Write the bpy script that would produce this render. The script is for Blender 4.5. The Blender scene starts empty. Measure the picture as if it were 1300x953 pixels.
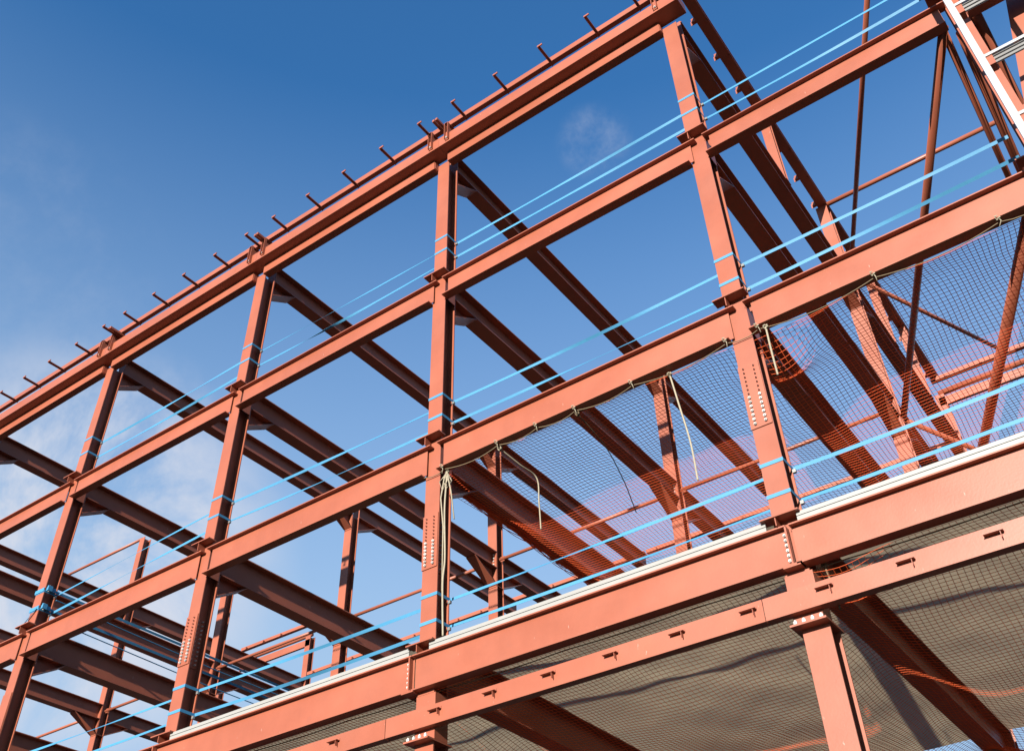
import bpy, math, random
from mathutils import Vector, Matrix
random.seed(7)
S = bpy.context.scene
COL = S.collection
V = Vector
G = -10.7            # ground level; z = 0 is the top of the middle edge beams

# ------------------------------------------------------------------ materials
def mat(name, base, rough=0.5, metal=0.0, var=0.08, scale=3.0, spec=0.4, bump=0.0, stain=None, stain_amt=0.0, transl=0.0, per_object=0.05):
    m = bpy.data.materials.new(name); m.use_nodes = True
    nt = m.node_tree; nt.nodes.clear(); N = nt.nodes.new; L = nt.links.new
    out = N('ShaderNodeOutputMaterial'); b = N('ShaderNodeBsdfPrincipled')
    b.inputs['Roughness'].default_value = rough; b.inputs['Metallic'].default_value = metal
    b.inputs['Specular IOR Level'].default_value = spec
    tc = N('ShaderNodeTexCoord'); no = N('ShaderNodeTexNoise'); no.inputs['Scale'].default_value = scale
    no.inputs['Detail'].default_value = 6; no.inputs['Roughness'].default_value = 0.65
    L(tc.outputs['Object'], no.inputs['Vector'])
    mr = N('ShaderNodeMapRange'); mr.inputs['From Min'].default_value = 0.3; mr.inputs['From Max'].default_value = 0.7
    mr.inputs['To Min'].default_value = 1 - var; mr.inputs['To Max'].default_value = 1 + var
    L(no.outputs['Fac'], mr.inputs['Value'])
    oi = N('ShaderNodeObjectInfo'); m2 = N('ShaderNodeMapRange')
    m2.inputs['To Min'].default_value = 1 - per_object; m2.inputs['To Max'].default_value = 1 + per_object
    L(oi.outputs['Random'], m2.inputs['Value'])
    mu = N('ShaderNodeMath'); mu.operation = 'MULTIPLY'; L(mr.outputs[0], mu.inputs[0]); L(m2.outputs[0], mu.inputs[1])
    vm = N('ShaderNodeVectorMath'); vm.operation = 'SCALE'; vm.inputs[0].default_value = base; L(mu.outputs[0], vm.inputs['Scale'])
    col = vm.outputs[0]
    if stain:
        n2 = N('ShaderNodeTexNoise'); n2.inputs['Scale'].default_value = 2.3; n2.inputs['Detail'].default_value = 8
        n2.inputs['Roughness'].default_value = 0.75; L(tc.outputs['Object'], n2.inputs['Vector'])
        r2 = N('ShaderNodeMapRange'); r2.inputs['From Min'].default_value = 0.63; r2.inputs['From Max'].default_value = 0.72
        r2.inputs['To Max'].default_value = stain_amt
        L(n2.outputs['Fac'], r2.inputs['Value'])
        mx = N('ShaderNodeMix'); mx.data_type = 'RGBA'; mx.inputs['B'].default_value = (*stain, 1)
        L(r2.outputs[0], mx.inputs['Factor']); L(col, mx.inputs['A']); col = mx.outputs['Result']
        # small handling scratches down to pale primer
        n3 = N('ShaderNodeTexNoise'); n3.inputs['Scale'].default_value = 22; n3.inputs['Detail'].default_value = 3
        mp = N('ShaderNodeMapping'); mp.inputs['Scale'].default_value = (1, 1, 0.35); L(tc.outputs['Object'], mp.inputs['Vector']); L(mp.outputs[0], n3.inputs['Vector'])
        r3 = N('ShaderNodeMapRange'); r3.inputs['From Min'].default_value = 0.725; r3.inputs['From Max'].default_value = 0.76; r3.inputs['To Max'].default_value = 0.55
        L(n3.outputs['Fac'], r3.inputs['Value'])
        mx3 = N('ShaderNodeMix'); mx3.data_type = 'RGBA'; mx3.inputs['B'].default_value = (0.32, 0.22, 0.18, 1)
        L(r3.outputs[0], mx3.inputs['Factor']); L(col, mx3.inputs['A']); col = mx3.outputs['Result']
    L(col, b.inputs['Base Color'])
    if stain:
        n5 = N('ShaderNodeTexNoise'); n5.inputs['Scale'].default_value = 0.9; n5.inputs['Detail'].default_value = 5
        L(tc.outputs['Object'], n5.inputs['Vector']); r5 = N('ShaderNodeMapRange'); r5.inputs['From Min'].default_value = 0.3; r5.inputs['From Max'].default_value = 0.7
        r5.inputs['To Min'].default_value = rough - 0.09; r5.inputs['To Max'].default_value = rough + 0.12; L(n5.outputs['Fac'], r5.inputs['Value']); L(r5.outputs[0], b.inputs['Roughness'])
    if bump:
        bp = N('ShaderNodeBump'); bp.inputs['Strength'].default_value = bump; bp.inputs['Distance'].default_value = 0.01
        n4 = N('ShaderNodeTexNoise'); n4.inputs['Scale'].default_value = 40; L(tc.outputs['Object'], n4.inputs['Vector'])
        L(n4.outputs['Fac'], bp.inputs['Height']); L(bp.outputs[0], b.inputs['Normal'])
    sh = b.outputs[0]
    if transl:
        t = N('ShaderNodeBsdfTranslucent'); L(col, t.inputs['Color'])
        ms = N('ShaderNodeMixShader'); ms.inputs[0].default_value = transl; L(sh, ms.inputs[1]); L(t.outputs[0], ms.inputs[2]); sh = ms.outputs[0]
    L(sh, out.inputs[0])
    return m

OX = mat('red_oxide_paint', (0.218, 0.0635, 0.0345), rough=0.40, var=0.10, scale=1.3, spec=0.34, bump=0.05, stain=(0.175, 0.062, 0.042), stain_amt=0.5)
GALV = mat('galvanised_steel', (0.26, 0.26, 0.25), rough=0.35, metal=0.6, var=0.08, scale=8)
BOLT = mat('zinc_bolt', (0.34, 0.33, 0.31), rough=0.45, metal=0.0, var=0.1, scale=20, spec=0.6, per_object=0.25)
PBOLT = mat('painted_bolt', (0.15, 0.048, 0.03), rough=0.5, var=0.1, scale=20)
TRIM = mat('pale_deck_trim', (0.20, 0.197, 0.185), rough=0.5, var=0.05, scale=2)
STRAP = mat('blue_webbing', (0.048, 0.20, 0.345), rough=0.55, var=0.06, scale=12, spec=0.3, transl=0.18)
NET = mat('orange_net_twine', (0.78, 0.17, 0.05), rough=0.7, var=0.1, scale=5, transl=0.6)
ROPE = mat('cream_rope', (0.22, 0.19, 0.135), rough=0.8, var=0.12, scale=30)
ROPE2 = mat('ochre_rope', (0.11, 0.08, 0.045), rough=0.8, var=0.12, scale=30)
SHEET = mat('olive_sheeting', (0.30, 0.245, 0.165), rough=0.8, var=0.10, scale=0.8, spec=0.1, transl=0.65, per_object=0.0)
ALU = mat('mill_aluminium', (0.30, 0.30, 0.30), rough=0.38, metal=0.25, var=0.04, scale=6)
WOOD = mat('timber_spacer', (0.17, 0.12, 0.06), rough=0.8, var=0.15, scale=15)
GROUND = mat('compacted_hardcore', (0.05, 0.045, 0.04), rough=0.95, var=0.25, scale=0.6, spec=0.1, bump=0.3)
ROAD = mat('asphalt', (0.055, 0.055, 0.055), rough=0.9, var=0.2, scale=2.0)

# ------------------------------------------------------------------ mesh builder
class MB:
    def __init__(s): s.v = []; s.f = []
    def box(s, x0, x1, y0, y1, z0, z1):
        if x0 > x1: x0, x1 = x1, x0
        if y0 > y1: y0, y1 = y1, y0
        if z0 > z1: z0, z1 = z1, z0
        n = len(s.v)
        s.v += [V((x, y, z)) for z in (z0, z1) for y in (y0, y1) for x in (x0, x1)]
        for q in ((0, 2, 3, 1), (4, 5, 7, 6), (0, 1, 5, 4), (2, 6, 7, 3), (0, 4, 6, 2), (1, 3, 7, 5)):
            s.f.append([n + i for i in q])
        return s
    def prism(s, prof, p0, p1, up=(0, 0, 1)):
        p0, p1 = V(p0), V(p1); d = (p1 - p0).normalized(); up = V(up)
        r = d.cross(up).normalized(); u = r.cross(d).normalized()
        n = len(s.v); k = len(prof)
        for p in (p0, p1):
            for a, b in prof: s.v.append(p + r * a + u * b)
        for i in range(k):
            j = (i + 1) % k; s.f.append([n + i, n + j, n + k + j, n + k + i])
        s.f.append([n + i for i in range(k)][::-1]); s.f.append([n + k + i for i in range(k)])
        return s
    def tube(s, pts, r, k=10, cap=True):
        pts = [V(p) for p in pts]; n0 = len(s.v); ref = V((0.13, 0.21, 0.97))
        for i, p in enumerate(pts):
            d = (pts[min(i + 1, len(pts) - 1)] - pts[max(i - 1, 0)]).normalized()
            if abs(d.dot(ref)) > 0.95: ref = V((0.9, 0.3, 0.1))
            a = d.cross(ref).normalized(); b = d.cross(a).normalized()
            rr = r[i] if isinstance(r, (list, tuple)) else r
            for j in range(k):
                t = 2 * math.pi * j / k; s.v.append(p + a * math.cos(t) * rr + b * math.sin(t) * rr)
        for i in range(len(pts) - 1):
            for j in range(k):
                j2 = (j + 1) % k
                s.f.append([n0 + i * k + j, n0 + i * k + j2, n0 + (i + 1) * k + j2, n0 + (i + 1) * k + j])
        if cap:
            s.f.append([n0 + j for j in range(k)][::-1]); s.f.append([n0 + (len(pts) - 1) * k + j for j in range(k)])
        return s
    def build(s, name, m, parent=None, loc=None, smooth=False):
        if loc is None:
            loc = parent['_o'] if parent is not None else (sum((v.x for v in s.v)) / len(s.v), sum((v.y for v in s.v)) / len(s.v), min(v.z for v in s.v))
        loc = V(loc)
        me = bpy.data.meshes.new(name); me.from_pydata([tuple(v - loc) for v in s.v], [], s.f); me.materials.append(m)
        if smooth:
            for p in me.polygons: p.use_smooth = True
        me.update()
        o = bpy.data.objects.new(name, me); COL.objects.link(o)
        if parent is not None:
            o.parent = parent; o.location = loc - V(parent['_o'])
        else:
            o.location = loc
        o['_o'] = tuple(loc)
        return o

def tag(o, label, cat, group=None):
    o['label'] = label; o['category'] = cat; o['kind'] = 'thing'
    if group: o['group'] = group
    return o
def empty(name, loc):
    o = bpy.data.objects.new(name, None); COL.objects.link(o); o.location = loc; o['_o'] = tuple(loc); return o
def inst(me_obj, name, parent, world, rot=None):
    """copy sharing mesh data; world = origin position"""
    o = me_obj.copy(); o.name = name; COL.objects.link(o); o.parent = parent
    o.location = V(world) - V(parent['_o']); o['_o'] = tuple(world)
    if rot: o.rotation_euler = rot
    return o

def I_prof(w, h, tf, tw):
    a, b, c = w / 2, h / 2, tw / 2
    return [(-a, -b), (a, -b), (a, -b + tf), (c, -b + tf), (c, b - tf), (a, b - tf), (a, b), (-a, b), (-a, b - tf), (-c, b - tf), (-c, -b + tf), (-a, -b + tf)]

# column lines (x of the right hand edge of each column), rows (y of the column faces)
XS = {-3: -26.38, -2: -21.1, -1: -15.83, 0: -10.55, 1: -5.24, 2: 0.0, 3: 5.2, 4: 9.19}
ROW = [0.0, 8.6, 17.2]
LEV = {'C': -3.36, 'B': 0.0, 'A': 3.6, 'R': 7.03}
CW, CD = 0.28, 0.28

WHO = {-3: 'far left', -2: 'third from the left edge', -1: 'just beyond the left edge', 0: 'leftmost full', 1: 'second', 2: 'middle', 3: 'tall right-hand', 4: 'rightmost, behind the ladder track'}

# ------------------------------------------------------------------ bolts (prototype meshes)
def bolt_mesh(name, m, r=0.019, h=0.022, axis='y'):
    b = MB()
    d = {'y': V((0, -1, 0)), 'x': V((1, 0, 0)), 'z': V((0, 0, 1))}[axis]
    b.tube([V((0, 0, 0)), d * h], r, 6); b.tube([d * h, d * (h + 0.014)], r * 0.55, 8)
    o = b.build(name, m, loc=(0, 0, 0)); me = o.data; bpy.data.objects.remove(o); return me
BM = {('y', 1): bolt_mesh('bolt', BOLT, r=0.021), ('y', 0): bolt_mesh('bolt', PBOLT, r=0.013, h=0.016), ('x', 1): bolt_mesh('bolt', BOLT, axis='x', r=0.016), ('z', 1): bolt_mesh('bolt', BOLT, r=0.022, h=0.035, axis='z')}
def bolt(parent, world, axis='y', shiny=1):
    o = bpy.data.objects.new('bolt', BM[(axis, shiny)]); COL.objects.link(o); o.parent = parent
    o.location = V(world) - V(parent['_o']); o['_o'] = tuple(world)
    o.rotation_euler = {'y': (0, random.random(), 0), 'x': (random.random(), 0, 0), 'z': (0, 0, random.random())}[axis]
    return o

# ------------------------------------------------------------------ columns
def col_mesh(b, xr, y0, z0, z1, w=CW, d=CD, tf=0.018, tw=0.012):
    b.prism(I_prof(w, d, tf, tw), (xr - w / 2, y0 + d / 2, z0), (xr - w / 2, y0 + d / 2, z1), up=(0, -1, 0))

col_labels = {
 -1: 'front steel column cut off by the left edge of the frame',
 0: 'leftmost whole red front column, blue straps with ratchets round its lower part',
 1: 'second red front column from the left, bolted splice near the bottom of the picture',
 2: 'middle red front column with white rope hanging beside its bolted splice',
 3: 'tall red front column right of the middle, meeting the roof corner at the top',
 4: 'rightmost red front column, half hidden by the aluminium ladder track'}
for i in (-1, 0, 1, 2, 3, 4):
    xr = XS[i]
    top = 7.01 if i < 4 else 9.4
    t = empty('steel_column', (xr - CW / 2, 0.14, G)); tag(t, col_labels[i], 'column', 'front row of steel columns')
    b = MB(); col_mesh(b, xr, 0, -4.02 if i == 3 else -3.9, top, w=0.2 if i == 4 else CW); b.build('column_shaft', OX, t)
    b = MB(); b.prism(I_prof(0.30, 0.30, 0.022, 0.014), (xr + 0.07 - 0.15 if i == 3 else xr - 0.14, 0.15, G), (xr + 0.07 - 0.15 if i == 3 else xr - 0.14, 0.15, -4.53), up=(0, -1, 0)); b.build('lower_shaft', OX, t)
    xo = xr + 0.07 if i == 3 else xr + 0.01
    cp = MB().box(xo - 0.37, xo + 0.03, -0.15, 0.34, -4.53, -4.508).build('cap_plate', OX, t)
    for k in range(4): bolt(cp, (xo - 0.31 + k * 0.095, -0.125, -4.508), 'z')
    MB().box(xr - CW - 0.01, xr + 0.03, -0.005, 0.26, -4.50, -3.905).build('packing_stub', OX, t)
    # continuity plates projecting at the beam levels, each on a short web
    for L in ('A', 'B', 'C') :
        z = LEV[L] + 0.165
        if i == 3 and L == 'C': z = LEV[L] + 0.10
        if L == 'C' : z = LEV[L] + 0.12
        p = MB().box(xr - 0.38, xr + 0.085, -0.172, -0.001, z - 0.012, z + 0.006).build('bearing_plate', OX, t)
        MB().box(xr - 0.205, xr - 0.193, -0.155, -0.001, LEV[L] + 0.003, z - 0.012).build('stiffener', OX, t)
    # splice plates
    if i < 4:
        zt, zb = (-1.2, -2.08) if i != 3 else (-0.95, -1.93)
        sp = MB().box(xr - CW - 0.006, xr - 0.008, -0.016, -0.0005, zb, zt).build('splice_plate', OX, t)
        n = 14
        if i >= 1:
            for k in range(n):
                zz = zt - 0.06 - k * (zt - zb - 0.12) / (n - 1)
                for dx in (0.065, 0.205): bolt(sp, (xr - CW + dx, -0.016, zz), 'y', 1 if k >= 7 else 0)
            wp = MB().box(xr - CW / 2 + 0.007, xr - CW / 2 + 0.02, 0.04, 0.24, zb, zt).build('web_splice_plate', OX, t)
            for k in range(11):
                zz = zt - 0.06 - k * (zt - zb - 0.12) / 10
                for dy in (0.09, 0.19): bolt(wp, (xr - CW / 2 + 0.02, dy, zz), 'x', 1)

# inner and rear rows
inner_labels = {
 (1, -2): 'tall thin inner column at the left that rises to a slim tie tube',
 (1, -1): 'inner column seen between the left pair of front columns, low in the picture',
 (1, 0): 'inner column with haunched beam joint, left of the middle front column',
 (1, 1): 'inner column just right of the middle front column, behind the net edge',
 (1, 2): 'inner column seen through the orange net, centre right',
 (1, 3): 'tall inner column passing behind the right-hand net up to the high roof beam',
 (2, -3): 'rear column far left under the high rear rail',
 (2, -2): 'rear column low in the picture beside the left inner column',
 (2, -1): 'rear column at the back left, mostly behind beams',
 (2, 3): 'rear column under the pale channel at the far right'}
for (r, i), lab in inner_labels.items():
    xr = XS[i]; y0 = ROW[r]
    top = {(1, -2): 9.98, (1, 3): 10.0 - 0.02, (2, -3): 9.3, (2, -2): 9.3, (2, 3): 9.3}.get((r, i), 6.93)
    if (r, i) == (2, -1): top = 7.5
    t = empty('steel_column', (xr - 0.14, y0 + 0.14, G)); tag(t, lab, 'column', 'inner and rear steel columns')
    b = MB(); col_mesh(b, xr, y0, G, top); b.build('column_shaft', OX, t)
    for z in (LEV['A'] - 0.75, LEV['B'] - 0.8):
        MB().box(xr - CW + 0.01, xr - 0.005, y0 + 0.02, y0 + 0.26, z, z + 0.014).build('stiffener', OX, t)

# ------------------------------------------------------------------ front edge beams
lev_name = {'A': 'upper', 'B': 'middle', 'C': 'lowest deep'}
bay_name = {-1: 'left of the leftmost whole front column', 0: 'between the first and second front columns', 1: 'between the second and middle front columns',
            2: 'between the middle and tall right-hand front columns', 3: 'right of the tall right-hand front column', 4: 'at the top right corner beyond the ladder track'}
DEP = {'A': 0.44, 'B': 0.50, 'C': 0.49}
def edge_beam(i, L):
    z = LEV[L]; d = DEP[L]
    x0, x1 = (XS[i] if i > -1 else XS[-1]), (XS[i + 1] if i < 4 else 14.2)
    if L == 'C':
        x0c = {0: XS[0] - 0.33, 1: XS[1] - 0.33, 2: -0.30, 3: 5.12, -1: XS[-1]}[i]
        x1c = {-1: XS[0] - 0.34, 0: XS[1] - 0.34, 1: -0.31, 2: 5.08, 3: XS[4] + 0.1}[i]
        tl, tr, wl, wr, bl, br = x0c, x1c, x0c + 0.004, x1c - 0.004, x0c, (x1c + 0.1 if i == 2 else x1c)
    else:
        tl, tr, wl, wr, bl, br = x0 + 0.005, x1 - 0.13, x0 + 0.09, x1 - 0.235, x0 + 0.005, x1 - 0.285
        if i == 3: tr = wr = br = XS[4] - 0.285
        if i == 3: tr += 0.1
    t = empty('edge_beam', ((tl + tr) / 2, -0.035, z - d))
    tag(t, 'red %s front edge beam %s' % (lev_name[L], bay_name[i]), 'beam', 'front edge beams')
    b = MB(); b.box(tl, tr, -0.12, 0.05, z - 0.018, z); b.box(wl, wr, -0.041, -0.029, z - d + 0.018, z - 0.018); b.box(bl, br, -0.12, 0.05, z - d, z - d + 0.018)
    b.build('beam_section', OX, t)
    if L == 'C' and i in (1, 2, 0):
        # bolted end plate joint with two rows of bolts at the right end
        xe = {0: XS[1] - 0.325, 1: -0.325, 2: 5.10}[i]
        ep = MB().box(xe - 0.035, xe - 0.015, -0.117, -0.042, z - d + 0.02, z - 0.02).build('end_plate', OX, t)
        ep2 = MB().box(xe - 0.085, xe - 0.036, -0.062, -0.042, z - d + 0.05, z - 0.06).build('fin_plate', OX, t)
        MB().box(xe - 0.14, xe + 0.06, -0.12, 0.30, z - d - 0.016, z - d - 0.0005).build('seat_plate', OX, t)
        for k in range(6): bolt(ep2, (xe - 0.06, -0.062, z - 0.10 - k * 0.062), 'y', 1)
    if L != 'C': MB().box(tl + 0.0, tl + 0.010, -0.025, 0.255, z - d + 0.001, z - 0.019).build('end_plate', OX, t)
    return t
for i in (-1, 0, 1, 2, 3, 4):
    for L in ('A', 'B', 'C'):
        if i == 4 and L != 'A': continue
        if i == -1 and L == 'C': continue
        edge_beam(i, L)

# pale trim strips on the lowest edge beam
for i, (a, c), lab in ((1, (XS[1] + 0.02, -0.37), 'pale metal deck trim on the lowest edge beam left of the middle column'),
                  (2, (-0.02, 4.86), 'long pale metal deck trim between the middle and right-hand columns'),
                  (3, (5.235, 8.9), 'pale metal deck trim running off to the right edge')):
    z = LEV['C'] + 0.005
    t = MB().box(a, c, -0.105, -0.085, z, z + 0.052).box(a, c, -0.096, -0.085, z + 0.052, z + 0.060).box(a, c, -0.107, -0.085, z + 0.060, z + 0.108).box(a, c, -0.0849, 0.10, z + 0.001, z + 0.006)
    tag(t.build('deck_edge_trim', TRIM), lab, 'edge trim', 'deck edge trims')

# ------------------------------------------------------------------ eaves
eb = {-2: 'beyond the left edge', -1: 'running in from the left edge of the picture', 0: 'between first and second columns', 1: 'between second and middle columns', 2: 'between middle and right-hand columns'}
for i in (-2, -1, 0, 1, 2):
    x0, x1 = XS[i] + 0.055, XS[i + 1] - 0.285
    t = empty('eaves_beam', ((x0 + x1) / 2, -0.035, 6.84)); tag(t, 'slim eaves beam %s, under the edge box' % eb[i], 'beam', 'eaves beams')
    MB().box(x0, x1, -0.12, 0.05, 6.84, 7.096).build('beam_section', OX, t)
    MB().box(x1 + 0.001, x1 + 0.012, -0.10, 0.045, 6.86, 7.08).build('end_plate', OX, t)
    # roof edge box
    xa = XS[i] if i > -2 else XS[-2]; xb = XS[i + 1] - 0.004 if i < 2 else 5.42
    if i == 2: pass
    g = empty('roof_edge_box', ((xa + xb) / 2, -0.16, 7.10)); tag(g, 'wide boxed roof edge member %s' % eb[i], 'roof edge member', 'roof edge boxes')
    MB().box(xa, xb, -0.335, 0.02, 7.10, 7.372).build('box_section', OX, g)
    for xc in (XS[i] + 0.22, XS[i + 1] - 0.20):
        br = MB().box(xc - 0.045, xc - 0.035, -0.40, -0.3355, 7.15, 7.64).box(xc + 0.035, xc + 0.045, -0.40, -0.3355, 7.15, 7.64).box(xc - 0.035, xc + 0.035, -0.352, -0.3357, 7.15, 7.40).box(xc - 0.045, xc + 0.045, -0.40, -0.16, 7.6405, 7.6495).box(xc - 0.006, xc + 0.006, -0.33, -0.16, 7.373, 7.64).build('bracket', OX, g)
        bolt(br, (xc, -0.352, 7.20), 'y', 1)
    # top rail with outrigger cleats
    ra, rb = (xa, xb)
    rl = empty('roof_rail', ((ra + rb) / 2, -0.22, 7.66)); tag(rl, 'topmost thin roof rail with short arms, %s' % eb[i], 'roof rail', 'topmost roof rails')
    MB().box(ra, rb, -0.30, -0.20, 7.66, 7.80).build('rail_section', OX, rl)
    for xc in [3.86, 2.83, 1.80, 0.78, -0.07, -1.07, -2.10, -3.13, -4.15, -4.99, -6.0, -7.04, -8.08, -9.13, -9.91, -10.97, -12.05, -13.08, -14.07, -15.1, -16.1, -17.1, -18.1, -19.1, 4.75]:
        xc = xc * 1.022 - 0.17
        if ra <= xc + 0.3 < rb:
            MB().box(xc - 0.024, xc + 0.024, -0.71, -0.205, 7.642, 7.6595).box(xc - 0.024, xc - 0.010, -0.71, -0.205, 7.615, 7.642).box(xc - 0.024, xc + 0.085, -0.73, -0.7101, 7.625, 7.665).build('outrigger_arm', OX, rl)
    for xc in [0.10, -5.05, -10.2]:
        if ra <= xc < rb: MB().box(xc - 0.075, xc - 0.02, -0.60, -0.06, 7.60, 7.6595).box(xc + 0.0, xc + 0.055, -0.60, -0.06, 7.60, 7.6595).build('double_arm', OX, rl)

# ------------------------------------------------------------------ beams running back
# top, bottom of each level
YB = {'R': (7.42, 6.93), 'A': (3.80, 3.33), 'B': (0.18, -0.36), 'C': (-3.19, -3.76)}
ln = {-3: 'far left', -2: 'third left', -1: 'second left', 0: 'first', 1: 'second', 2: 'middle', 3: 'right-hand', 4: 'ladder'}
ylev = {'R': 'roof-level', 'A': 'upper-floor', 'B': 'middle-floor', 'C': 'lowest-floor'}
def back_beam(i, L, span):
    zt, zb = YB[L]; xc = XS[i] - 0.14; w = 0.29
    y0, y1 = (0.285, 8.597) if span == 0 else (8.885, 17.197)
    t = empty('cross_beam', (xc, (y0 + y1) / 2, zb))
    tag(t, 'dark %s beam running back from the %s %s column' % (ylev[L], {-3: 'far left', -2: 'third outer left', -1: 'outer left', 0: 'leftmost whole', 1: 'second', 2: 'middle', 3: 'tall right-hand', 4: 'rightmost'}[i], 'front' if span == 0 else 'inner'), 'beam', 'beams running back into the frame')
    b = MB(); b.box(xc - w / 2, xc + w / 2, y0 + 0.012, y1, zt - 0.02, zt); b.box(xc - 0.006, xc + 0.006, y0 + 0.012, y1, zb + 0.02, zt - 0.02); b.box(xc - w / 2, xc + w / 2, y0 + 0.012, y1, zb, zb + 0.02)
    b.build('beam_section', OX, t)
    ends = ([(y0, 1, 0.38, 0.62)] if L != 'C' else []) + [(y1, -1, 0.46, 0.9)]
    if span == 1: ends = [(y0, 1, 0.42, 0.8)]
    for ye, s, dd, ll in ends:
        # haunch: tapered web and sloping flange below the beam
        h = MB(); n = len(h.v)
        ya = ye + s * 0.012
        for x in (xc - 0.006, xc + 0.006):
            h.v += [V((x, ya, zb - 0.001)), V((x, ya, zb - dd)), V((x, ya + s * ll, zb - 0.001))]
        h.f += [[0, 1, 2], [5, 4, 3], [0, 3, 4, 1], [1, 4, 5, 2], [2, 5, 3, 0]]
        m = len(h.v); u = V((0, s * ll, dd)).normalized(); nn = V((0, s * dd, -ll)).normalized() * 0.016
        a = V((0, ya, zb - dd)); c = V((0, ya + s * ll * 0.985, zb - dd * 0.015 - 0.002))
        for x in (xc - w / 2, xc + w / 2):
            h.v += [V((x, *(a.yz))), V((x, *(c.yz))), V((x, *((c + nn).yz))), V((x, *((a + nn).yz)))]
        for q in ((0, 1, 2, 3), (7, 6, 5, 4), (0, 4, 5, 1), (1, 5, 6, 2), (2, 6, 7, 3), (3, 7, 4, 0)): h.f.append([m + k for k in q])
        h.build('haunch', OX, t)
        ep = MB().box(xc - 0.13, xc + 0.13, min(ye, ya), max(ye, ya), zb - dd - 0.05, zt + 0.0).build('end_plate', OX, t)
        if i in (0, 1, 2) and span == 0 and s == -1:
            for k in range(5):
                for dx in (-0.06, 0.06): bolt(ep, (xc + dx, ye - 0.012, zt - 0.09 - k * 0.09), 'y', 1)
    return t
for i in (-3, -2, -1, 0, 1, 2, 3):
    for L in 'RABC':
        for span in (0, 1):
            if L == 'C' and (span == 1 or i < 1): continue
            if L == 'B' and span == 1 and i > -1: continue
            if i == -3 and L != 'R' and span == 0: pass
            if i == 3 and L == 'R' and span == 1: pass
            back_beam(i, L, span)
back_beam(4, 'C', 0)

# ------------------------------------------------------------------ tie tubes and plan bracing
def tubething(name, pts, r, label, cat='tube', group=None, plates=True):
    t = empty(name, pts[0]); tag(t, label, cat, group)
    MB().tube(pts, r, 14).build('tube_section', OX, t, smooth=True)
    if plates and r < 0.05:
        for p, q in ((V(pts[0]), V(pts[-1])), (V(pts[-1]), V(pts[0]))):
            d = (q - p).normalized()
            MB().prism([(-0.008, -r * 1.5), (0.008, -r * 1.5), (0.008, r * 1.5), (-0.008, r * 1.5)], p + d * 0.02, p + d * 0.14).build('gusset_plate', OX, t)
    return t
tl = {-3: 'far left', -2: 'left edge', -1: 'lower left', 0: 'lower centre left', 1: 'behind the middle column and net edge', 2: 'across the netted bay', 3: 'x'}
for i in (-3, -2, -1, 0, 1, 2):
    tubething('tie_tube', [(XS[i], 8.74, 3.62), (XS[i + 1] - CW, 8.74, 3.62)], 0.045, 'thin horizontal tie tube linking inner columns, %s' % tl[i], 'tube', 'horizontal tie tubes')
tubething('tie_tube', [(5.2, 8.7, 10.05), (9.6, 8.7, 10.05)], 0.06, 'high horizontal tube at top right, lit orange against blue sky', 'tube', 'horizontal tie tubes')
tubething('tie_tube', [(-26.4, 8.7, 10.03), (-21.38, 8.7, 10.03)], 0.05, 'high thin tube crossing the clouds at lower left', 'tube', 'horizontal tie tubes')
tubething('brace_tube', [(8.86, 0.02, 3.24), (5.28, 8.55, 3.24)], 0.066, 'long thick brace tube slanting down left from the ladder column', 'brace tube', 'plan brace tubes')
tubething('brace_tube', [(8.84, 0.05, 3.24), (8.84, 8.6, 3.24)], 0.05, 'slimmer brace tube slanting down right beside the thick one', 'brace tube', 'plan brace tubes')
tubething('brace_tube', [(9.03, 0.22, 3.22), (9.05, 8.6, 3.22)], 0.068, 'thick dark tube just left of the ladder track, running back', 'brace tube', 'plan brace tubes')
tubething('brace_tube', [(8.86, 0.02, 6.98), (5.1, 8.5, 6.98)], 0.05, 'thin roof brace tube rising to the top edge, right of centre', 'brace tube', 'plan brace tubes')
tubething('brace_tube', [(8.80, 0.02, -0.30), (5.28, 8.55, -0.30)], 0.075, 'brace tube behind the orange net, nearest the right edge', 'brace tube', 'plan brace tubes')
tubething('brace_tube', [(5.28, 8.0, 6.92), (7.4, 13.05, 6.92)], 0.05, 'brace tube falling to the right behind the net', 'brace tube', 'plan brace tubes')
tubething('brace_tube', [(9.28, 0.02, 3.26), (9.66, 8.5, 3.26)], 0.075, 'thick dark tube right of the aluminium ladder track', 'brace tube', 'plan brace tubes')
tubething('brace_tube', [(5.28, 8.9, 3.3), (8.8, 17.1, 3.3)], 0.055, 'rear brace tube low behind the right-hand net', 'brace tube', 'plan brace tubes')
# raking strut top right
t = empty('raking_strut', (9.3, 0.3, 1.3)); tag(t, 'steep lit strut in the top right corner beyond the ladder track', 'strut')
MB().prism(I_prof(0.24, 0.22, 0.016, 0.012), (9.36, 0.42, 1.4), (10.45, 0.42, 6.2), up=(0, -1, 0)).build('strut_section', OX, t)
MB().box(9.22, 9.44, 0.36, 0.48, 1.2, 1.5).build('gusset_plate', OX, t)

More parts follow.
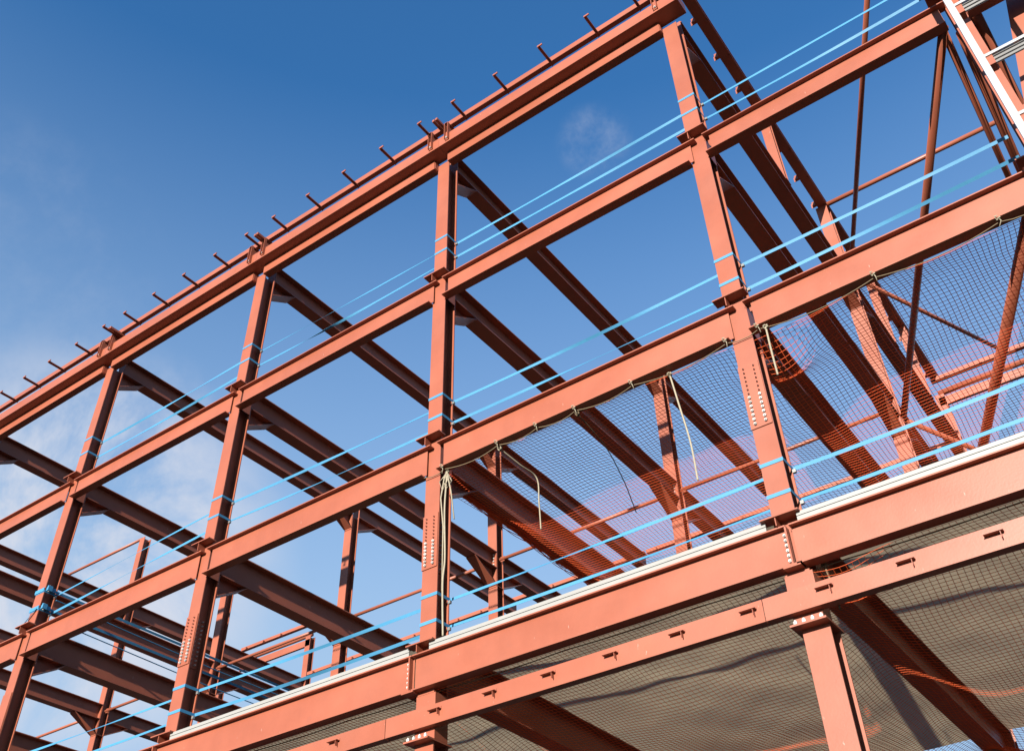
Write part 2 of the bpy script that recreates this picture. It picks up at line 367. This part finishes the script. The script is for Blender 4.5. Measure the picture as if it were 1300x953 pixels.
# high roof beam over the right-hand line with cleats, on posts
t = empty('high_roof_beam', (5.1, 9.0, 9.98)); tag(t, 'dark high roof beam with small side cleats, running back from top right of centre', 'beam')
MB().box(4.99, 5.22, 0.4, 17.5, 9.98, 10.0).box(5.10, 5.112, 0.4, 17.5, 10.0, 10.13).box(4.99, 5.22, 0.4, 17.5, 10.13, 10.15).build('beam_section', OX, t)
for k in range(16):
    y = 1.0 + k * 1.07
    MB().box(4.90, 4.9895, y - 0.04, y + 0.04, 9.97, 10.10).box(4.86, 4.90, y + 0.03, y + 0.04, 9.97, 10.12).build('cleat', OX, t)
    MB().box(5.165, 5.19, y + 0.08, y + 0.20, 9.955, 9.9795).build('packer', OX, t)
for y, lab in ((4.95, 'short post under the high roof beam, just below the upper edge beam'), (11.6, 'short post under the high roof beam, seen through the right-hand net'), (14.3, 'rear short post under the high roof beam')):
    t = empty('roof_post', (5.1, y, 7.42)); tag(t, lab, 'post', 'posts under the high roof beam')
    MB().prism(I_prof(0.2, 0.2, 0.012, 0.01), (5.1, y + 0.1, 7.44), (5.1, y + 0.1, 9.978), up=(0, -1, 0)).build('post_shaft', OX, t)
    MB().box(4.98, 5.22, y - 0.03, y + 0.23, 7.421, 7.44).build('base_plate', OX, t)
    MB().box(4.80, 4.998, y + 0.06, y + 0.11, 8.3, 8.36).build('cleat', OX, t)

# rear rails (high ends and low middle)
def rear(x0, x1, ztop, side, low=False):
    t = empty('rear_rail', ((x0 + x1) / 2, 17.3, ztop - 0.14)); tag(t, 'rear roof rail with small cleats, %s' % side, 'roof rail', 'rear roof rails')
    MB().box(x0, x1, 17.14, 17.30, ztop - 0.13, ztop).build('rail_section', OX, t)
    n = int((x1 - x0) / 1.05)
    for k in range(n):
        x = x0 + 0.4 + k * 1.05
        MB().box(x, x + 0.09, 17.02, 17.1395, ztop - 0.20, ztop - 0.19).box(x + 0.03, x + 0.042, 17.02, 17.1395, ztop - 0.19, ztop - 0.10).build('cleat', OX, t)
    if not low:
        tubething('rear_tube', [(x0 + 0.05, 17.3, ztop - 0.52), (x1, 17.3, ztop - 0.52)], 0.09, 'round tube under the rear rail, %s' % side, 'tube', 'rear tubes')
        t = MB().box(x0 + 0.01, x1, 17.2, 17.212, ztop - 1.02, ztop - 0.74).box(x0 + 0.01, x1, 17.212, 17.30, ztop - 1.02, ztop - 1.008).box(x0 + 0.01, x1, 17.212, 17.30, ztop - 0.752, ztop - 0.74)
        tag(t.build('rear_channel', OX), 'lit channel beam under the rear tube, %s' % side, 'beam', 'rear channel beams')
rear(5.0, 13.5, 9.93, 'low at the right edge of the picture')
rear(-25.3, -21.12, 9.90, 'between the left and middle columns near the bottom')
rear(-21.0, -5.4, 7.68, 'low left of the middle column', low=True)
rear(-5.3, 4.9, 7.68, 'just above the pale trim behind the net', low=True)

# ------------------------------------------------------------------ sheeting-rail beam under the lowest floor
dl = [(-6.0, -0.72, 'lower left length'), (-0.71, 4.64, 'middle length'), (4.648, 9.9, 'right-hand length')]
cleats = [9.7 - 0.87 * k for k in range(18)]
for a, c, lab in dl:
    t = empty('cladding_rail', ((a + c) / 2, -0.05, -4.37)); tag(t, 'red channel rail with small brackets below the lowest floor, %s' % lab, 'cladding rail', 'rails below the lowest floor')
    MB().box(a, c, -0.108, -0.098, -4.355, -4.115).box(a, c, -0.108, 0.02, -4.366, -4.3555).box(a, c, -0.098, 0.02, -4.126, -4.115).build('channel_section', OX, t)
    for x in cleats:
        xx = x - 3.4 + 1.15
        xx = x - (9.7 - 7.18) + 0.0
        if a + 0.25 < xx < c - 0.05:
            MB().box(xx - 0.19, xx, -0.175, -0.1085, -4.207, -4.200).box(xx - 0.034, xx - 0.028, -0.165, -0.1085, -4.275, -4.2075).box(xx - 0.19, xx, -0.1135, -0.1085, -4.1995, -4.17).build('bracket', OX, t)  # thin fin below is added; its dark side stands in for the bracket's shadow

# ------------------------------------------------------------------ blue straps
def ribbon(b, p0, p1, w=0.05, th=0.003, a0=0.0, a1=0.0, n=28, sag=0.0, wob=0.0, ph=0.0):
    p0, p1 = V(p0), V(p1); d = (p1 - p0).normalized()
    up = V((0, 0, 1)); up = (up - d * up.dot(d)).normalized(); side = d.cross(up).normalized()
    n0 = len(b.v)
    for k in range(n + 1):
        t = k / n; c = p0.lerp(p1, t) + V((0, 0, -sag * 4 * t * (1 - t)))
        s = t * t * (3 - 2 * t); a = a0 + (a1 - a0) * s + wob * math.sin(t * math.pi * 2 + ph) * math.sin(math.pi * t)
        u = up * math.cos(a) + side * math.sin(a); v = d.cross(u)
        for e, g in ((-1, -1), (1, -1), (1, 1), (-1, 1)): b.v.append(c + u * e * w / 2 + v * g * th / 2)
    for k in range(n):
        for j in range(4):
            j2 = (j + 1) % 4; b.f.append([n0 + k * 4 + j, n0 + k * 4 + j2, n0 + k * 4 + 4 + j2, n0 + k * 4 + 4 + j])
    b.f.append([n0, n0 + 3, n0 + 2, n0 + 1]); b.f.append([n0 + n * 4 + j for j in range(4)])
SL = {'A': (4.83, 4.43), 'B': (0.73, 0.54), 'C': (-2.48, -2.89)}
SL['B'] = (1.12, 0.73)
strap_z = {'A': {0: (4.84, 4.43), 1: (4.88, 4.48), 2: (4.80, 4.44), 3: (4.81, 4.42), 4: (4.8, 4.4)},
           'B': {0: (0.93, 0.53), 1: (1.14, 0.74), 2: (1.02, 0.60), 3: (1.0, 0.53), 4: (1.0, 0.6)},
           'C': {0: (-2.4, -2.8), 1: (-2.45, -2.85), 2: (-2.50, -2.90), 3: (-2.46, -2.89), 4: (-2.4, -2.86)}}
where = {0: 'between the first and second front columns', 1: 'between the second and middle front columns', 2: 'between the middle and tall right-hand columns', 3: 'right of the tall right-hand column'}
lv2 = {'A': 'top storey', 'B': 'middle storey', 'C': 'lowest storey'}
for L in 'ABC':
    for i in (0, 1, 2, 3):
        if L == 'C' and i == 0: pass
        for h in (0, 1):
            x0 = XS[i]; x1 = XS[i + 1] - CW; z0 = strap_z[L][i][h]; z1 = strap_z[L][i + 1][h]
            if i == 3: x1 = XS[4] - CW
            t = empty('safety_strap', (x0 + 0.02, 0.15, z0))
            tag(t, '%s blue safety strap of the %s, %s' % ('upper' if h == 0 else 'lower', lv2[L], where[i]), 'strap', 'blue safety straps')
            b = MB()
            tw = math.pi if (L, i, h) in (('A', 1, 1),) else 0
            a0 = random.uniform(-0.4, 0.3); a1 = a0 + tw * random.choice((-1, 1)) + random.uniform(-0.4, 0.4)
            if i == 3: a1 = a0 + (0.2 if h == 0 else 0.5)
            ribbon(b, (x0 + 0.015, CD + 0.003, z0), (x1 - 0.01, CD * 0.95, z1), w=0.047, a0=a0, a1=a1, n=60, sag=random.uniform(0.0, 0.04), wob=random.uniform(0.2, 0.75) if i != 3 else 0.15, ph=random.uniform(0, 6))
            b.build('webbing', STRAP, t)
            w = MB(); xl = x0 - CW - 0.005; xr_ = x0 + 0.005; zz = z0
            w.box(xl, xr_, -0.0065, -0.003, zz - 0.024, zz + 0.024)
            w.box(xr_, xr_ + 0.0035, -0.0065, CD + 0.008, zz - 0.024, zz + 0.024)
            w.box(xl - 0.0035, xl, -0.0065, CD + 0.008, zz - 0.024, zz + 0.024)
            w.build('column_wrap', STRAP, t)
            k = MB().box(x0 + 0.006, x0 + 0.05, CD - 0.045, CD - 0.01, z0 - 0.075, z0 - 0.03).build('buckle', GALV, t)
            if i in (1, 2): MB().box(x1 - 0.075, x1 - 0.005, CD - 0.06, CD - 0.01, z1 - 0.035, z1 + 0.035).build('spacer_block', WOOD, t)
# straps running back from the leftmost column with ratchets
for h, (z, lab) in enumerate(((0.97, 'upper blue strap running back from the leftmost whole column'), (0.57, 'lower blue strap running back from the leftmost whole column'))):
    t = empty('safety_strap', (-10.5, 0.2, z)); tag(t, lab, 'strap', 'blue straps running back')
    b = MB(); ribbon(b, (-10.50, 0.10, z), (-10.50, 8.55, z + 0.05), w=0.055, a0=0.15, a1=0.5, n=40); b.build('webbing', STRAP, t)
    rt = MB().box(-10.53, -10.46, 0.02, 0.20, z - 0.04, z + 0.04).box(-10.47, -10.43, 0.0, 0.10, z - 0.055, z + 0.055).build('ratchet', STRAP, t)
    MB().tube([(-10.47, 0.05, z - 0.07), (-10.47, 0.05, z + 0.07)], 0.02, 8).build('ratchet_axle', GALV, t)
    MB().box(-10.86, -10.55, -0.02, -0.008, z - 0.045, z + 0.035).build('loose_end', STRAP, t)
    if h: b = MB(); ribbon(b, (-10.60, -0.025, z - 0.02), (-10.92, -0.03, z - 0.30), w=0.05, a0=0.4, a1=0.8, n=8); b.build('loose_end', STRAP, t)
for h, z in enumerate((0.78, 0.36)):
    t = empty('lifeline_cable', (-10.42, 3.0, z)); tag(t, ['thin dark blue lifeline beside the running-back straps', 'second thin lifeline, lowest of the lines running back'][h], 'cable', 'lifelines running back')
    MB().tube([(-10.44, 0.25, z), (-10.44, 4.5, z - 0.06), (-10.44, 8.55, z)], 0.012, 8).build('cable', STRAP, t)

# ------------------------------------------------------------------ nets
def lerp(a, c, t): return a + (c - a) * t
def smooth(e0, e1, x):
    t = max(0, min(1, (x - e0) / (e1 - e0))); return t * t * (3 - 2 * t)
def wv(x, y, s):   # cheap smooth noise
    return (math.sin(x * 1.3 + s) * math.cos(y * 0.9 - s * 2) + 0.5 * math.sin(x * 2.9 - y * 1.7 + s * 3) + 0.25 * math.sin(x * 5.3 + y * 4.1 + s)) / 1.75
def make_net(fn, nx, ny, r, sub=1):
    """fn(u,v) in cell units -> point. Lines along both directions, joined as thin tubes"""
    b = MB()
    for i in range(nx + 1):
        b.tube([fn(i, j) for j in range(ny + 1)], r, 4, cap=False)
    for j in range(ny + 1):
        b.tube([fn(i, j) for i in range(nx + 1)], r, 4, cap=False)
    return b
TIES = [0.12, 1.14, 1.84, 2.50, 3.43, 4.86, 5.32, 6.87, 8.37]
def net_pt(x, y):
    d = min(abs(x - t) for t in TIES)
    front = math.exp(-y / 0.35)
    z = -0.465 - 0.055 * math.exp(-y / 0.12) - front * 0.5 * min(0.08, 0.22 * d * d) - 0.04 * smooth(0, 2.2, y) * smooth(8.6, 6.5, y) - 0.03 * wv(x, y, 1.0)
    z -= 0.42 * math.exp(-((x - 5.32) / 0.55) ** 2 - ((y - 0.55) / 0.45) ** 2)
    z -= 0.10 * math.exp(-((x - 5.1) / 0.5) ** 2) * smooth(0.3, 2, y)
    ed = math.exp(-((x + 0.28) / 0.30) ** 2)
    z = z * (1 - ed) + (-0.385 - 0.02 * math.sin(y * 5)) * ed
    x2 = x + 0.07 * wv(x, y, 2.2) * smooth(0, 0.6, y) - 0.05 * math.sin(y * 2.3) * math.exp(-(x + 0.28) / 0.6)
    y2 = y + 0.10 * wv(y, x, 3.1) * smooth(0, 0.6, y) + front * 0.05
    return (x2, y2 - 0.02, z)
nx, ny = 135, 126
t = empty('safety_net', (0.1, 0, -0.6)); tag(t, 'orange safety net hung under the middle floor, sky showing through', 'safety net', 'safety nets')
make_net(lambda i, j: net_pt(-0.27 + i * 9.17 / nx, j * 0.0682), nx, ny, 0.0039).build('net_mesh', NET, t, smooth=True)
b = MB()
bunch = []
for k in range(14):
    ph = random.uniform(0, 6); ox = random.uniform(-0.10, 0.12); oz = random.uniform(-0.07, 0.04)
    b.tube([(-0.20 + ox * 0.5 + 0.025 * math.sin(y * 3.1 + ph), y, -0.41 + oz * 0.35 - 0.03 * math.sin(y * 4 + ph)) for y in [0.15 + q * 0.12 for q in range(70)]], 0.007, 4)
b.build('bunched_edge', NET, t)
b = MB(); pts = []
xs = sorted([-0.27] + TIES + [8.9])
for a, c in zip(xs[:-1], xs[1:]):
    n = max(3, int((c - a) / 0.12))
    for k in range(n):
        u = k / n; pts.append((lerp(a, c, u), -0.06 + 0.04 * math.sin(u * math.pi), -0.53 - 0.07 * min(1, (c - a) / 1.6) * 4 * u * (1 - u)))
pts.append((8.9, -0.06, -0.53)); b.tube(pts, 0.007, 6); b.build('border_rope', ROPE2, t, smooth=True)
for x in TIES:
    kn = MB(); c = V((x, -0.11, -0.50))
    for q in range(3):
        kn.tube([c + V((0.024 * math.cos(a + q), 0.02 * math.sin(a * 2 + q), 0.026 * math.sin(a))) for a in [k * math.pi / 5 for k in range(11)]], 0.009, 5)
    kn.tube([c, c + V((0.02, 0.0, -0.06)), c + V((random.uniform(-0.03, 0.06), 0.02, -0.12))], 0.006, 5)
    kn.build('rope_tie', ROPE, t, smooth=True)

def net2_pt(x, y):
    z = -3.875 - 0.36 * smooth(0.15, 3.2, y) * smooth(8.6, 6.2, y) - 0.06 * wv(x * 0.7, y * 0.8, 4.0) * smooth(0, 1, y)
    for xb in (XS[2] - 0.14, XS[3] - 0.14, XS[4] - 0.14): z += 0.26 * math.exp(-((x - xb) / 0.45) ** 2) * smooth(0.3, 2.5, y)
    z -= 0.25 * math.exp(-((x - 5.5) / 0.4) ** 2 - ((y - 0.4) / 0.4) ** 2)
    return (x + 0.16 * wv(x * 0.6, y * 0.7, 5.0) * smooth(0, .8, y), y + 0.02 + 0.16 * wv(y * 0.7, x * 0.6, 6.2) * smooth(0, 0.8, y), z)
nx2 = 210
t = empty('safety_net', (2, 0, -4.0)); tag(t, 'orange safety net below the lowest floor, in front of olive sheeting', 'safety net', 'safety nets')
make_net(lambda i, j: net2_pt(-5.2 + i * 0.07, j * 0.07), nx2, 120, 0.0033).build('net_mesh', NET, t, smooth=True)
MB().tube([(-5.2 + k * 0.2, 0.08, -3.87 - 0.02 * abs(math.sin(k * 0.35))) for k in range(73)], 0.007, 6).build('border_rope', ROPE2, t, smooth=True)

# olive sheeting over the lowest floor beams
def sheet_obj(x0, x1, y0, y1, lab):
    b = MB(); nx, ny = int((x1 - x0) / 0.12), int((y1 - y0) / 0.12)
    def P(i, j, o):
        x, y = lerp(x0, x1, i / nx), lerp(y0, y1, j / ny)
        tt = (i / nx); e = math.sin(math.pi * tt)
        z = -3.18 - 0.10 * e * (0.6 + 0.4 * math.sin(y * 1.1)) - 0.03 * wv(x * 1.5, y * 2.2, 7.0) * e - 0.012 * abs(math.sin(y * 2.1)) 
        return V((x, y, z + o))
    for i in range(nx + 1):
        for j in range(ny + 1): b.v.append(P(i, j, 0))
    st = (nx + 1) * (ny + 1)
    for i in range(nx):
        for j in range(ny):
            a = i * (ny + 1) + j; b.f.append([a, a + 1, a + ny + 2, a + ny + 1])
    tag(b.build('floor_sheeting', SHEET, smooth=True), lab, 'sheeting', 'olive sheeting panels')
sheet_obj(-5.37, -0.15, 0.055, 8.5, 'olive sheeting above the lower net, left of the middle column line')
sheet_obj(-0.13, 5.05, 0.055, 8.5, 'olive sheeting above the lower net, between middle and right-hand columns')
sheet_obj(5.07, 9.6, 0.055, 8.5, 'olive sheeting above the lower net, at the right edge')

# ------------------------------------------------------------------ loose ropes
def rope(pts, r, label, m=ROPE, n=16, knot=True):
    P = [V(p) for p in pts]; out = []
    for k in range((len(P) - 1) * n + 1):
        s = k / n; i = min(int(s), len(P) - 2); u = s - i
        p0, p1, p2, p3 = P[max(i - 1, 0)], P[i], P[i + 1], P[min(i + 2, len(P) - 1)]
        out.append(0.5 * ((2 * p1) + (p2 - p0) * u + (2 * p0 - 5 * p1 + 4 * p2 - p3) * u * u + (3 * p1 - p0 - 3 * p2 + p3) * u ** 3))
    t = empty('rope', pts[0]); tag(t, label, 'rope', 'loose ropes on the net')
    MB().tube(out, r, 6).build('strand', m, t, smooth=True)
    if knot:
        kn = MB(); c = V(pts[0])
        for q in range(2): kn.tube([c + V((0.028 * math.cos(a + q), 0.02 * math.sin(a * 2), 0.03 * math.sin(a + q))) for a in [k * math.pi / 5 for k in range(11)]], 0.010, 5)
        kn.build('knot', m, t, smooth=True)
    return t
t = rope([(0.14, 0.0, -0.55), (0.12, -0.02, -1.2), (0.13, 0.0, -2.0), (0.10, 0.0, -2.4), (0.11, 0.02, -3.16)], 0.014, 'long cream rope hanging beside the middle front column')
for pts in ([(0.11, -0.02, -0.6), (0.05, -0.03, -1.0), (0.10, -0.02, -1.5), (0.09, 0.0, -2.5)], [(0.16, -0.03, -0.6), (0.24, -0.03, -0.95), (0.31, -0.03, -1.45)], [(0.15, -0.02, -0.58), (0.23, 0.0, -0.75), (0.16, -0.03, -0.86), (0.08, 0.0, -0.72), (0.15, -0.03, -0.56)], [(0.12, -0.03, -0.62), (0.02, -0.03, -0.70), (0.07, -0.02, -0.88), (0.2, -0.02, -0.66)]):
    MB().tube([V(pts[0]).lerp(V(pts[0]), 0)] + [V(p) for p in pts[1:]], 0.011, 6).build('loose_strand', ROPE, t, smooth=True)
rope([(3.97, 0.0, -0.57), (4.03, 0.0, -1.1), (4.10, 0.0, -1.75), (4.11, 0.0, -2.32)], 0.013, 'cream rope end dangling in front of the net, right of centre')
rope([(2.50, -0.02, -0.56), (2.50, 0.7, -0.72), (2.33, 1.46, -0.82), (2.20, 1.9, -0.90), (2.18, 2.05, -1.05)], 0.008, 'thin brown rope sagging across the net centre', ROPE2)
rope([(1.14, -0.02, -0.57), (1.24, 0.35, -0.70), (1.30, 0.68, -0.78), (1.31, 0.70, -1.2), (1.32, 0.70, -1.65)], 0.011, 'short cream rope hanging in the left part of the net')
rope([(5.42, -0.08, -0.56), (5.40, -0.03, -0.9), (5.38, 0.05, -1.25)], 0.014, 'cream rope at the net corner beside the tall right-hand column')
rope([(5.34, 0.1, -3.86), (5.37, 0.1, -4.1), (5.40, 0.05, -4.4)], 0.012, 'brown rope behind the right-hand column below the lowest beam', ROPE2)
rope([(0.35, 4.0, -0.8), (0.40, 4.0, -1.3)], 0.011, 'tiny cream rope end below the lower edge of the net')

# ------------------------------------------------------------------ aluminium ladder track
t = empty('ladder_track', (9.3, -1.0, G)); tag(t, 'bright aluminium ladder track standing at the top right', 'ladder')
MB().box(8.94, 9.01, -1.00, -0.86, G, 8.2).box(8.935, 9.015, -1.006, -1.0001, G, 8.2).build('side_rail', ALU, t)
MB().box(9.75, 9.82, -1.00, -0.86, G, 8.2).build('side_rail', ALU, t)
z = 2.27 - 1.13 * 11
while z < 8:
    r = MB().box(9.0105, 9.7495, -1.0, -0.985, z - 0.045, z)
    r.prism([(-0.06, -0.004), (0.06, -0.004), (0.06, 0.004), (-0.06, 0.004)], (9.0105, -0.93, z - 0.075), (9.7495, -0.93, z - 0.075), up=(0, -0.72, -0.69))
    for q in range(3):
        o = -0.045 + q * 0.042
        r.prism([(-0.006, 0.004), (0.006, 0.004), (0.006, 0.014), (-0.006, 0.014)], (9.0105, -0.93 + o * 0.69, z - 0.075 - o * 0.72), (9.7495, -0.93 + o * 0.69, z - 0.075 - o * 0.72), up=(0, -0.72, -0.69))
    r.build('rung', ALU, t)
    MB().box(9.0105, 9.09, -0.985, -0.86, z - 0.20, z - 0.05).build('gusset', OX, t)
    z += 1.13

# ------------------------------------------------------------------ ground
def ground(name, x0, x1, y0, y1, z, m, n=1):
    b = MB(); b.v = [V((x0, y0, z)), V((x1, y0, z)), V((x1, y1, z)), V((x0, y1, z))]; b.f = [[0, 1, 2, 3]]
    o = b.build(name, m, loc=(0, 0, z)); o['kind'] = 'structure'; return o
ground('ground', -1500, 1500, -1500, 1500, G, GROUND)
ground('road', -1500, 1500, -30, -22, G + 0.004, ROAD)
b = MB().box(-200, 200, -22.0, -21.85, G + 0.0, G + 0.12); o = b.build('kerb', TRIM); o['kind'] = 'structure'

# ------------------------------------------------------------------ camera
RR = [V((0.8096145, 0.58649201, -0.02348378)), V((-0.40221641, 0.52520627, -0.74992022)), V((-0.42748839, 0.61659184, 0.66111132))]
cam = bpy.data.cameras.new('camera'); co = bpy.data.objects.new('camera', cam); COL.objects.link(co)
m = Matrix.Identity(4)
for k, a in enumerate((RR[0], -RR[1], -RR[2])):
    for r in range(3): m[r][k] = a[r]
m[0][3], m[1][3], m[2][3] = 8.20001947, -9.80265622, -9.08496271
co.matrix_world = m
cam.sensor_fit = 'HORIZONTAL'; cam.sensor_width = 36.0; cam.lens = 1269.9976 / 1300 * 36
cam.shift_y = -45.0 / 1300; cam.clip_start = 0.1; cam.clip_end = 6000
S.camera = co

# ------------------------------------------------------------------ light
EL, AZ = math.radians(14.2), math.radians(7.5)      # sun low in front of the facade, slightly from +x
sd = V((math.sin(AZ) * math.cos(EL), -math.cos(AZ) * math.cos(EL), math.sin(EL)))
sun = bpy.data.lights.new('sun', 'SUN'); sun.energy = 4.9; sun.angle = math.radians(0.5); sun.color = (1.0, 0.93, 0.84)
so = bpy.data.objects.new('sun', sun); COL.objects.link(so); so.rotation_euler = sd.to_track_quat('Z', 'Y').to_euler(); so.location = (0, -50, 40)
w = bpy.data.worlds.new('World'); S.world = w; w.use_nodes = True; nt = w.node_tree; nt.nodes.clear()
N = nt.nodes.new; L_ = nt.links.new
out = N('ShaderNodeOutputWorld'); bg = N('ShaderNodeBackground'); sky = N('ShaderNodeTexSky'); sky.sky_type = 'NISHITA'; sky.sun_disc = False
sky.sun_elevation = EL; sky.sun_rotation = math.pi - AZ; sky.altitude = 100; sky.air_density = 1.0; sky.dust_density = 0.2; sky.ozone_density = 5.8
SKY_STRENGTH = 0.0925
bg.inputs['Strength'].default_value = SKY_STRENGTH
tc = N('ShaderNodeTexCoord'); no = N('ShaderNodeTexNoise'); no.inputs['Scale'].default_value = 5.5; no.inputs['Detail'].default_value = 9; no.inputs['Roughness'].default_value = 0.62
no.inputs['Distortion'].default_value = 0.4
L_(tc.outputs['Generated'], no.inputs['Vector'])
def dirmask(d, c0, c1):
    vm = N('ShaderNodeVectorMath'); vm.operation = 'DOT_PRODUCT'; L_(tc.outputs['Generated'], vm.inputs[0]); vm.inputs[1].default_value = V(d).normalized()
    mr = N('ShaderNodeMapRange'); mr.interpolation_type = 'SMOOTHSTEP'; mr.inputs['From Min'].default_value = c0; mr.inputs['From Max'].default_value = c1; L_(vm.outputs['Value'], mr.inputs['Value']); return mr.outputs[0]
def noisemask(lo, hi, scale=None, off=0):
    n = no
    if scale:
        n = N('ShaderNodeTexNoise'); n.inputs['Scale'].default_value = scale; n.inputs['Detail'].default_value = 9; n.inputs['Roughness'].default_value = 0.65
        mp = N('ShaderNodeMapping'); mp.inputs['Location'].default_value = (off, off * 2, 0); L_(tc.outputs['Generated'], mp.inputs['Vector']); L_(mp.outputs[0], n.inputs['Vector'])
    mr = N('ShaderNodeMapRange'); mr.interpolation_type = 'SMOOTHSTEP'; mr.inputs['From Min'].default_value = lo; mr.inputs['From Max'].default_value = hi; L_(n.outputs['Fac'], mr.inputs['Value']); return mr.outputs[0]
def mul(a, c):
    m = N('ShaderNodeMath'); m.operation = 'MULTIPLY'
    for k, q in ((0, a), (1, c)):
        if isinstance(q, float): m.inputs[k].default_value = q
        else: L_(q, m.inputs[k])
    return m.outputs[0]
def add(a, c):
    m = N('ShaderNodeMath'); m.operation = 'ADD'; m.use_clamp = True; L_(a, m.inputs[0]); L_(c, m.inputs[1]); return m.outputs[0]
c1 = mul(mul(dirmask((-0.785, 0.42, 0.455), 0.976, 0.997), noisemask(0.36, 0.57)), 0.95)
c2 = mul(mul(dirmask((-0.275, 0.549, 0.79), 0.9991, 1.0), noisemask(0.38, 0.70, 11.0, 3.7)), 0.34)
c3 = mul(mul(dirmask((-0.715, 0.25, 0.65), 0.988, 0.999), noisemask(0.42, 0.72, 9.0, 1.0)), 0.10)
cl = add(add(c1, c2), c3)
# pale haze thickening towards the horizon
sx = N('ShaderNodeSeparateXYZ'); L_(tc.outputs['Generated'], sx.inputs[0])
hz = N('ShaderNodeMapRange'); hz.interpolation_type = 'LINEAR'; hz.inputs['From Min'].default_value = 0.82; hz.inputs['From Max'].default_value = 0.40
hz.inputs['To Max'].default_value = 1.0; L_(sx.outputs['Z'], hz.inputs['Value'])
hp = N('ShaderNodeMath'); hp.operation = 'POWER'; L_(hz.outputs[0], hp.inputs[0]); hp.inputs[1].default_value = 1.15
hm = N('ShaderNodeMix'); hm.data_type = 'RGBA'; hm.inputs['B'].default_value = (1.66, 2.32, 3.10, 1)
tn = N('ShaderNodeVectorMath'); tn.operation = 'MULTIPLY'; tn.inputs[1].default_value = (0.62, 0.98, 1.03); L_(sky.outputs[0], tn.inputs[0])
L_(mul(hp.outputs[0], 0.85), hm.inputs['Factor']); L_(tn.outputs[0], hm.inputs['A'])
mx = N('ShaderNodeMix'); mx.data_type = 'RGBA'; mx.inputs['B'].default_value = (2.6, 2.75, 3.15, 1)
L_(cl, mx.inputs['Factor']); L_(hm.outputs['Result'], mx.inputs['A']); L_(mx.outputs['Result'], bg.inputs['Color']); L_(bg.outputs[0], out.inputs[0])

S.view_settings.view_transform = 'Standard'; S.view_settings.look = 'None'; S.view_settings.exposure = 1.5; S.view_settings.gamma = 1.0
S.render.engine = 'CYCLES'
for o in bpy.data.objects:
    if '_o' in o: del o['_o']
